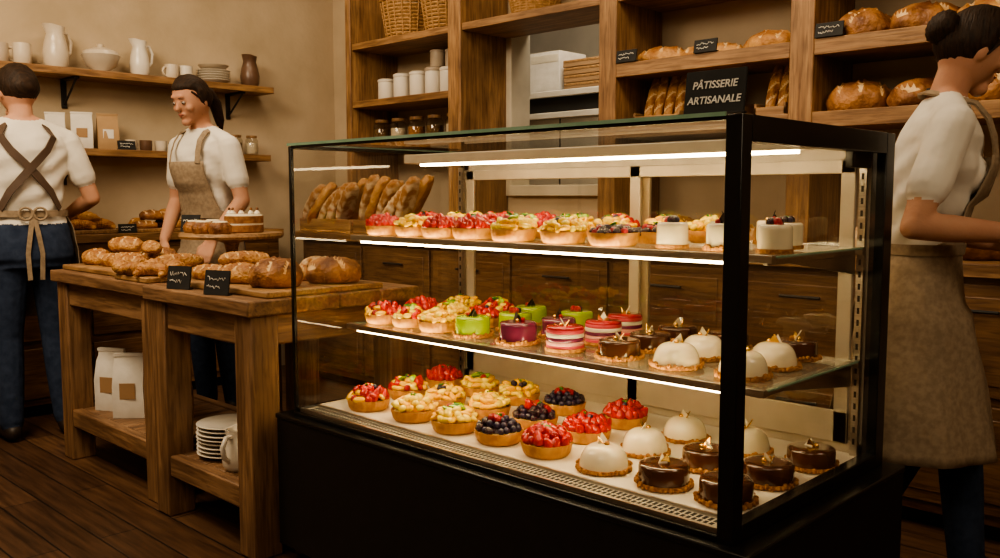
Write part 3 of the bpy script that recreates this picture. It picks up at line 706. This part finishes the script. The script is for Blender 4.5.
TY={
 'str':('strawberry_tart',[tart('sssr',1),tart('sss',2,accent='rb')]),
 'mix':('mixed_fruit_tart',[tart('smrs',3,accent='bk'),tart('spmr',4,accent='bw')]),
 'yel':('mango_tart',[tart('mmmp',5,accent='p'),tart('pppm',6,accent='wr'),tart('mpmp',7,accent='b')]),
 'blu':('blueberry_tart',[tart('bbkb',8,accent='r'),tart('kbbr',9,accent='s')]),
 'flat':('almond_berry_tart',[tart('rkrk',10,dome=.008)]),
 'grn':('pistachio_entremet',[entremet(GGLAZE,1),entremet(GGLAZE,2,top='berry')]),
 'pur':('blackcurrant_entremet',[entremet(PGLAZE,3)]),
 'pnk':('raspberry_layer_cake',[entremet(PINKG,4,layers=[PINK,PINKL,PGLAZE,WCREAM,PINK],top='white',crumb=False)]),
 'cho':('chocolate_entremet',[entremet(CHOC,5,r=.054,h=.042,top='gold'),entremet(CHOC,6,r=.054,h=.043,top='white')]),
 'wht':('white_chocolate_dome',[entremet(WGLAZE,7,r=.055,h=.052,top='white',dome=True),entremet(WGLAZE,8,r=.055,h=.054,top='gold',dome=True)]),
 'wcy':('vanilla_cream_cake',[entremet(WGLAZE,9,r=.037,h=.055,top='berry',crumb=False),entremet(WGLAZE,10,r=.037,h=.055,top='shard')]),
}
cnt={}
def P_(k,x,y,z,s=1):
    nm,ml=TY[k]; c=cnt.get(k,0); cnt[k]=c+1
    put(ml[c%len(ml)],nm,(x+R.uniform(-.006,.006),y+R.uniform(-.006,.006),z+.0015),R.uniform(0,6.3),sc=s)
D=.5
for x,k in ((-2.163,'mix'),(-1.965,'yel'),(-1.785,'yel'),(-1.618,'blu'),(-1.447,'str'),(-1.272,'wht'),(-1.105,'cho'),(-.945,'cho')): P_(k,x,1.672,D,1.06)
for x,k in ((-2.19,'mix'),(-2.01,'yel'),(-1.83,'yel'),(-1.65,'blu'),(-1.46,'str'),(-1.275,'wht'),(-1.10,'cho'),(-.93,'cho')): P_(k,x,1.85,D,1.04)
for x,k in ((-2.22,'str'),(-2.05,'yel'),(-1.88,'yel'),(-1.70,'blu'),(-1.48,'str'),(-1.27,'wht'),(-1.09,'wht'),(-.92,'cho')): P_(k,x,2.04,D,1.04)
for x,k,s in ((-2.245,'mix',1),(-2.12,'mix',.95),(-1.985,'yel',1),(-1.84,'grn',1),(-1.655,'pur',1.04),(-1.485,'pnk',1),(-1.32,'cho',.98),(-1.15,'wht',1),(-.975,'wht',1)): P_(k,x,1.80,S2,s)
for x,k,s in ((-2.24,'str',1),(-2.10,'yel',1),(-1.96,'mix',.95),(-1.81,'grn',1),(-1.64,'pur',1),(-1.48,'pnk',1),(-1.33,'cho',1),(-1.17,'wht',1),(-.985,'wht',1)): P_(k,x,1.95,S2,s)
for x,k,s in ((-2.2,'yel',1),(-2.04,'mix',1),(-1.88,'grn',1),(-1.70,'grn',1),(-1.52,'pnk',1),(-1.35,'cho',1),(-1.18,'cho',1),(-1.0,'cho',1)): P_(k,x,2.10,S2,s)
for x,k,s in ((-2.25,'str',.95),(-2.115,'yel',.95),(-1.985,'str',.95),(-1.85,'str',1),(-1.68,'yel',1.05),(-1.515,'yel',1),(-1.345,'flat',1.05),(-1.175,'wcy',1),(-1.04,'wcy',1),(-.92,'wcy',1)): P_(k,x,1.81,S1,s)
for x,k,s in ((-2.22,'mix',1),(-2.07,'yel',1),(-1.92,'str',1),(-1.77,'mix',1),(-1.62,'yel',1),(-1.47,'yel',1),(-1.32,'flat',1),(-1.12,'wcy',1),(-.97,'wcy',1)): P_(k,x,1.96,S1,s)
for x,k,s in ((-2.15,'yel',1),(-2.0,'str',1),(-1.85,'str',1),(-1.7,'yel',1),(-1.55,'mix',1),(-1.4,'yel',1),(-1.25,'yel',1),(-1.08,'wcy',1)): P_(k,x,2.11,S1,s)

# ------------------------------------------------------------------ people
SKIN=M('skin',(.48,.25,.16),.68,col2=(.55,.31,.20),ns=8,sss=.12,spec=.3,bump=.08,bs=120)
TEE=M('white_tshirt',(.78,.74,.66),.95,col2=(.64,.60,.53),ns=5,bump=1.0,bs=10,spec=.15)
JEAN=M('denim',(.022,.034,.066),.9,col2=(.036,.052,.095),ns=30,bump=.3,bs=25,spec=.2)
SHOE=M('shoe_leather',(.03,.02,.015),.5)
HAIR=M('dark_hair',(.016,.009,.006),.6,col2=(.038,.020,.011),ns=30,st=(6,1,1),bump=.6,spec=.25)
LINEN=M('linen_apron',(.33,.255,.175),.95,col2=(.25,.19,.13),ns=60,bump=.5,bs=14,spec=.15)
LEATH=M('leather_strap',(.09,.055,.036),.6,ns=30)
EYEW=M('eye_white',(.5,.45,.4),.3); IRIS=M('iris',(.04,.02,.01),.15); LIP=M('lips',(.38,.14,.10),.5,ns=20)
RG=[(.80,.135,.10,.01),(.88,.172,.122,.012),(.96,.163,.115,.01),(1.06,.138,.098,0),(1.16,.147,.105,0),(1.28,.165,.116,0),(1.36,.172,.106,.005),(1.41,.158,.088,.01),(1.45,.095,.066,.012),(1.475,.062,.058,.01)]
def ring_at(z,wm=1):
    if z<=.88:
        t=min(1,(.88-z)/.4); return (.178+.03*t)*wm,.13+.03*t,.005
    for i in range(len(RG)-1):
        if RG[i][0]<=z<=RG[i+1][0]:
            t=(z-RG[i][0])/(RG[i+1][0]-RG[i][0]); t=t*t*(3-2*t)
            return tuple((RG[i][k]*(1-t)+RG[i+1][k]*t)*(wm if k==1 else 1) for k in (1,2,3))
    return .06,.058,.01
def surf(z,ph,off,wm=1,flare=0):
    hw,hd,yo=ring_at(z,wm); fl=flare*max(0,(1.0-z))
    return Vector(((hw+off+fl*.5)*math.sin(ph), yo-(hd+off+fl)*math.cos(ph), z))
def person(name,loc,face,H,arms,legs,style,apron,wm=1.0,head_rot=(0,0),skinsleeve=.62,flare=.05,lean=.08,wrap=1.75):
    rz=math.atan2(face[0],-face[1]); e=empty(name,loc,rz); S=H/1.72
    MW=Tr(*loc)@Rz(rz)@Matrix.Scale(S,4)
    def bend(v):
        v=Vector(v); q=max(0,v.z-.92); v.y-=lean*q*q/(q+.12) if q>0 else 0; return v
    def WV(v): return tuple(MW@bend(v))
    b=MB(); segs=[]
    def L(p0,p1,r0,r1,m): b.limb(p0,p1,r0,r1); segs.append((Vector(p0),Vector(p1),r0,r1,m))
    vs=[];fs=[];sg=48;zz=[.80+.0225*i for i in range(31)]
    for z in zz:
        hw,hd,yo=ring_at(max(z,.881) if z>.84 else .881,wm)
        if z<.84: hw*=.86; hd*=.9
        for j in range(sg):
            a=2*pi*j/sg; cx,sx=math.cos(a),math.sin(a)
            w=.005*math.sin(z*60+cx*5+sx*3)*(1 if .98<z<1.36 else 0)+.004*math.sin(a*7+z*25)*(1 if .98<z<1.40 else 0)
            vs.append(((hw+w)*math.copysign(abs(cx)**.85,cx),yo+(hd+w)*math.copysign(abs(sx)**.9,sx),z))
    n=len(zz)
    for i in range(n-1):
        for j in range(sg): k=(j+1)%sg; fs.append((i*sg+j,i*sg+k,(i+1)*sg+k,(i+1)*sg+j))
    fs.append(tuple(range(sg))[::-1]); fs.append(tuple((n-1)*sg+j for j in range(sg)))
    b.add(vs,fs,CHALK)
    segs+= [(Vector((0,0,.86)),Vector((0,0,.93)),.14,.14,'j'),(Vector((0,0,1.05)),Vector((0,0,1.35)),.13,.13,'t'),(Vector((-.12,.01,1.39)),Vector((.12,.01,1.39)),.065,.065,'t')]
    if wm<1.05:
        for s in (-1,1): b.sph((s*.065,-.085,1.255),(.058,.045,.055),CHALK,14,10)
    L((0,.012,1.44),(0,-.004,1.56),.053,.050,'s')
    segs[-1]=(Vector((0,.005,1.475)),Vector((0,0,1.56)),.053,.05,'s')
    for s in (-1,1): b.limb((s*.03,.015,1.46),(s*.15*wm,.01,1.405),.045,.05)
    HC=Vector((0,-.014,1.612)); HM=Tr(0,0,1.53)@Rz(head_rot[0])@Rx(head_rot[1])@Tr(0,0,-1.53)@Tr(*HC)
    def hf(d):
        x,y,z=d
        if z<0:
            k=1-.30*(-z)**1.6; x*=k
            if y>0: y*=1-.35*(-z)
            else: y*=1-.06*(-z)
        if y<-.5: y=-.5+(y+.5)*.85
        return Vector((x,y,z))
    h=MB(); h.sph((0,0,0),(.077,.098,.115),CHALK,32,24,fn=hf)
    h.limb((0,-.086,.012),(0,-.102,-.022),.008,.012); h.sph((0,-.072,-.088),(.028,.024,.022),CHALK); 
    h.sph((0,-.086,-.055),(.022,.012,.014),CHALK); h.limb((-.03,-.083,.034),(.03,-.083,.034),.010,.010)
    for s in (-1,1): h.sph((s*.077,.008,-.008),(.009,.018,.031),CHALK); h.sph((s*.042,-.062,-.022),(.022,.022,.02),CHALK)
    off=len(b.v)
    b.v.extend([tuple(HM@Vector(v)) for v in h.v]); 
    for f in h.f: b.f.append([a+off for a in f]); b.m.append(0); b.sm.append(True)
    segs.append((HM@Vector((0,0,.03)),HM@Vector((0,0,-.05)),.10,.07,'s'))
    for s,key in ((1,'L'),(-1,'R')):
        el,wr,hd_,pn=[Vector(q) for q in arms[key]]
        sh=Vector((s*.175*wm,.008,1.385))
        L(sh,sh.lerp(el,skinsleeve),.058,.058,'t'); L(sh.lerp(el,.5),el,.043,.037,'s')
        L(el,el.lerp(wr,.35),.037,.038,'s'); L(el.lerp(wr,.35),wr,.038,.025,'s')
        hd_.normalize(); pn=(pn-hd_*pn.dot(hd_)).normalized(); sd=hd_.cross(pn)*s
        lens=(.072,.080,.075,.060); base=[.082,.086,.083,.076]
        for i in range(4):
            kx=(i-1.5)*.0205; kn=wr+hd_*base[i]+sd*kx
            L(wr+hd_*.01+sd*kx*.55,kn,.0145,.0115,'s')
            p=kn; a=0
            for q,(fr,ang) in enumerate(((.45,22),(.32,38),(.23,28))):
                a+=math.radians(ang); d=hd_*math.cos(a)+pn*math.sin(a); p2=p+d*lens[i]*fr; L(p,p2,.0092-.0008*q,.0088-.0010*q,'s'); p=p2
        td=(hd_*.75-sd*.65+pn*.25).normalized(); p0=wr+hd_*.022-sd*.018; p1=p0+td*.045; L(p0,p1,.014,.011,'s')
        p2=p1+(hd_*.9+pn*.45).normalized()*.030; L(p1,p2,.0105,.0095,'s'); L(p2,p2+(hd_*.9+pn*.6).normalized()*.022,.0095,.008,'s')
    for s,key in ((1,'L'),(-1,'R')):
        kn,an,fd=[Vector(q) for q in legs[key]]
        hp=Vector((s*.085,.008,.86)); fd.normalize()
        L(hp,kn,.092,.064,'j'); L(kn,kn.lerp(an,.4),.064,.062,'j'); L(kn.lerp(an,.4),an,.062,.052,'j')
        heel=an+Vector((0,.025,-.045)); toe=an+fd*.155+Vector((0,0,-.052))
        L(an+Vector((0,0,-.02)),heel,.042,.038,'b'); L(heel,toe,.038,.030,'b'); L(an,toe.lerp(an,.5),.038,.034,'b')
    me=bpy.data.meshes.new('tmp'); me.from_pydata([WV(v) for v in b.v],[],b.f); 
    to=bpy.data.objects.new('tmp',me); COL.objects.link(to)
    md=to.modifiers.new('r','REMESH'); md.mode='VOXEL'; md.voxel_size=.0065
    ms=to.modifiers.new('s','SMOOTH'); ms.factor=.5; ms.iterations=3
    dg=bpy.context.evaluated_depsgraph_get(); dg.update()
    fm=bpy.data.meshes.new_from_object(to.evaluated_get(dg)); bpy.data.objects.remove(to)
    fm.name='body'; fm.materials.clear()
    mo={'s':0,'t':1,'j':2,'b':3}
    for m in (SKIN,TEE,JEAN,SHOE): fm.materials.append(m)
    N=len(fm.polygons); cs=np.zeros(N*3); fm.polygons.foreach_get('center',cs); cs=cs.reshape(-1,3)
    inv=np.array(MW.inverted()); lc=cs@inv[:3,:3].T+inv[:3,3]
    q=np.maximum(0,lc[:,2]-.92); lc[:,1]+=lean*q*q/(q+.12)
    best=np.full(N,1e9); idx=np.zeros(N,int)
    for p0,p1,r0,r1,m in segs:
        a=np.array(p0); d=np.array(p1)-a; t=np.clip(((lc-a)@d)/max(d@d,1e-9),0,1)
        ds=np.linalg.norm(lc-a-t[:,None]*d,axis=1)-(r0+(r1-r0)*t)
        k=ds<best; best[k]=ds[k]; idx[k]=mo[m]
    fm.polygons.foreach_set('material_index',idx.tolist()); fm.polygons.foreach_set('use_smooth',[True]*N)
    put(fm,'body',parent=e)
    f=MB()
    for s in (-1,1):
        f.sph((s*.031,-.0825,.006),(.0120,.010,.0060),EYEW,12,8); f.sph((s*.031,-.0890,.005),(.0052,.0045,.0052),IRIS,10,6)
        f.tube([(s*.014,-.0925,.026),(s*.032,-.0925,.030),(s*.048,-.082,.025)],[.0012,.0016,.0007],HAIR,6,.7)
        f.tube([(s*.017,-.0895,.010),(s*.031,-.0925,.013),(s*.044,-.084,.008)],[.0006,.0008,.0006],HAIR,6)
    f.tube([(-.022,-.090,-.050),(-.008,-.0975,-.047),(0,-.0975,-.049),(.008,-.0975,-.047),(.022,-.090,-.050)],[.001,.004,.0035,.004,.001],LIP,8)
    f.tube([(-.018,-.090,-.052),(0,-.0965,-.057),(.018,-.090,-.052)],[.001,.0050,.001],LIP,8)
    def addh(mb,nm):
        mb.v=[WV(HM@Vector(v)) for v in mb.v]; mb.obj(nm,parent=e,ang=80)
    addh(f,'face')
    g=MB()
    def hairfn(d):
        v=Vector(d); fr=max(0,-v.y-.15); low=max(0,.52-v.z)
        k=1.0
        if v.y<-.15 and v.z<.55: k=1-.35*min(1,fr*2.2)*min(1,low*4)
        if v.z<-.15 and v.y>-.15: k*=1-.18*min(1,(-v.z-.15)*2)
        k+=.025*noise.noise(v*5+Vector((3,0,0)))+.012*math.sin(v.x*26+v.z*5)
        return v*k
    if style=='short':
        g.sph((0,.010,.016),(.088,.106,.114),HAIR,40,30,fn=hairfn)
    else:
        g.sph((0,.010,.014),(.088,.106,.113),HAIR,40,30,fn=hairfn)
        for s in (-1,1): g.tube([(s*.066,-.045,.05),(s*.082,-.020,.02),(s*.083,-.002,-.02)],[.008,.010,.004],HAIR,8,.6)
        if style=='bun':
            g.sph((0,.118,.035),(.046,.040,.046),HAIR,20,14,fn=lambda d:d*(1+.06*math.sin(d.x*9+d.z*12)))
            g.torus((0,0,0),.028,.008,HAIR,18,6,T=Tr(0,.092,.03)@Rx(pi/2))
        else:
            g.tube([(0,.09,.03),(0,.125,.02),(.005,.14,-.04),(.01,.13,-.12),(.012,.115,-.18)],[.02,.03,.032,.024,.006],HAIR,12)
    addh(g,'hair')
    A=MB(); zt,zb,mid=1.31,apron,1.05
    rows=[];nz=30;na=28
    for i in range(nz+1):
        z=zt+(zb-zt)*i/nz
        if z>mid: 
            t=(zt-z)/(zt-mid); wx=.105+.03*t**2
            hw=ring_at(z,wm)[0]+.012; ph=math.asin(min(.99,wx/hw)) if t<.93 else 1.5
        else: ph=wrap
        row=[]
        for j in range(na+1):
            q=-ph+2*ph*j/na; k=max(0,min(1,(1.02-z)*2.2))
            bust=.026 if wm<1.05 and 1.18<z<1.33 else .0
            row.append(surf(z,q,.018+bust*max(0,math.cos(q))**2+.010*k*math.sin(q*9+1.3*z)+.003*math.sin(q*4+z*22),wm,flare))
        rows.append(row)
    vs=[v for r in rows for v in r]; fs=[]
    for i in range(nz):
        for j in range(na): a=i*(na+1)+j; fs.append((a,a+1,a+na+2,a+na+1))
    A.add(vs,fs,LINEN); A.v=[WV(v) for v in A.v]
    ao=A.obj('apron',parent=e,ang=80); sd=ao.modifiers.new('s','SOLIDIFY'); sd.thickness=.004; sd.offset=1
    Q=MB()
    def rib(pts,w,mat,th=.003):
        pts=[Vector(p) for p in pts]; vs=[]; fs=[]; n=len(pts)
        for i,p in enumerate(pts):
            t=(pts[min(i+1,n-1)]-pts[max(i-1,0)]).normalized(); nn=Vector((p.x,p.y,max(0,p.z-1.36)*1.5)).normalized()
            sdv=t.cross(nn).normalized(); nn=sdv.cross(t).normalized()
            for a,c in ((-1,-1),(1,-1),(1,1),(-1,1)): vs.append(p+sdv*w/2*a+nn*th*c)
        for i in range(n-1):
            for j in range(4): k=(j+1)%4; fs.append((i*4+j,i*4+k,i*4+4+k,i*4+4+j))
        fs+= [(3,2,1,0),((n-1)*4,(n-1)*4+1,(n-1)*4+2,(n-1)*4+3)]
        Q.add(vs,fs,mat,False)
    rib([surf(1.05,-pi+2*pi*j/40,.022,wm) for j in range(41)],.03,LINEN)
    for s in (-1,1):
        front=[Vector((s*.095,-.135,1.30)),Vector((s*.092,-.118,1.36)),Vector((s*.088,-.095,1.41)),Vector((s*.088,-.055,1.452)),Vector((s*.090,.015,1.468))]
        if style=='short':
            back=[Vector((s*.088,.070,1.445)),surf(1.40,pi-s*.60,.022,wm),surf(1.34,pi-s*.38,.022,wm),surf(1.28,pi-s*.12,.022,wm),surf(1.22,pi+s*.15,.022,wm),surf(1.15,pi+s*.48,.022,wm),surf(1.07,pi+s*.80,.022,wm)]
            rib(front+back,.034,LEATH)
        else:
            rib(front[:4]+[Vector((s*.075,.03,1.478)),Vector((s*.04,.068,1.49)),Vector((0,.075,1.492))],.024,LINEN)
    kp=surf(1.05,pi,.03,wm)
    for s in (-1,1):
        Q.torus((0,0,0),.028,.006,LINEN,16,6,T=Tr(*kp)@Tr(s*.03,.004,0)@Rx(pi/2))
        rib([kp,kp+Vector((s*.015,.01,-.08)),kp+Vector((s*.03,.012,-.18)),kp+Vector((s*.025,.01,-.30))],.02,LINEN)
    Q.v=[WV(v) for v in Q.v]; Q.obj('apron_straps',parent=e)
    return e
person('male_baker',(-4.54,1.50,0),(-1,.12),1.75,
  {'L':((.285,.02,1.12),(.23,-.22,1.06),(-.1,-1,-.15),(-.7,0,-.7)),'R':((-.285,.02,1.12),(-.23,-.22,1.04),(.1,-1,-.15),(.7,0,-.7))},
  {'L':((.10,-.01,.48),(.11,.03,.09),(.15,-1,0)),'R':((-.10,-.01,.48),(-.12,.03,.09),(-.15,-1,0))},'short',.55,wm=1.10,head_rot=(.25,.1),lean=.05)
person('female_baker',(-4.22,2.27,0),(.24,-.92),1.73,
  {'L':((.23,.0,1.12),(.17,-.16,.93),(-.1,-.5,-.85),(-.4,.7,-.5)),'R':((-.23,.0,1.12),(-.15,-.17,.93),(.2,-.5,-.85),(.4,.7,-.5))},
  {'L':((.09,-.01,.48),(.10,.03,.09),(.15,-1,0)),'R':((-.09,-.01,.48),(-.10,.03,.09),(-.15,-1,0))},'pony',.60,wm=.98,head_rot=(.0,.26),lean=.12)
person('server_woman',(-.90,2.60,0),(.82,.44),1.65,
  {'L':((.24,.03,1.11),(.17,-.22,1.06),(-.2,-1,-.05),(-.6,0,-.7)),'R':((-.245,.06,1.12),(-.20,-.19,1.10),(.2,-1,.02),(.6,0,-.7))},
  {'L':((.09,-.16,.50),(.09,-.20,.09),(.05,-1,0)),'R':((-.09,.02,.47),(-.09,.20,.11),(-.05,-1,-.25))},'bun',.47,wm=1.0,head_rot=(.35,.28),flare=.13,lean=.17,wrap=2.65)

# ------------------------------------------------------------------ lights
def area(name,loc,tgt,size,p,col=(1,.79,.54)):
    l=bpy.data.lights.new(name,'AREA'); l.energy=p; l.size=size; l.color=col
    o=bpy.data.objects.new(name,l); COL.objects.link(o); o.location=loc
    o.rotation_euler=(Vector(tgt)-Vector(loc)).to_track_quat('-Z','Y').to_euler()
area('ceiling_light_left',(-3.7,.6,2.9),(-4.9,2.0,1.3),1.2,70)
area('ceiling_light_corner',(-4.0,2.6,2.95),(-4.3,3.0,1.0),.8,18)
area('ceiling_light_shelves',(-1.7,2.6,2.95),(-1.7,3.6,1.5),.9,40)
area('front_fill_light',(-.3,-.6,2.9),(-1.4,1.6,.6),1.5,40)  # added fill near the camera, lifts the case front and the server
area('ceiling_light_table',(-2.9,.4,2.9),(-3.0,1.7,.6),1.2,44)
area('ceiling_light_right',(.9,1.9,2.9),(-.7,2.7,1.0),.9,24)
area('backroom_light',(-3.4,4.3,2.9),(-3.8,5.0,1.5),.8,34,(1,.86,.66))
w=bpy.data.worlds.new('world'); SC.world=w; w.use_nodes=True
w.node_tree.nodes['Background'].inputs['Color'].default_value=(1,.75,.5,1); w.node_tree.nodes['Background'].inputs['Strength'].default_value=.05
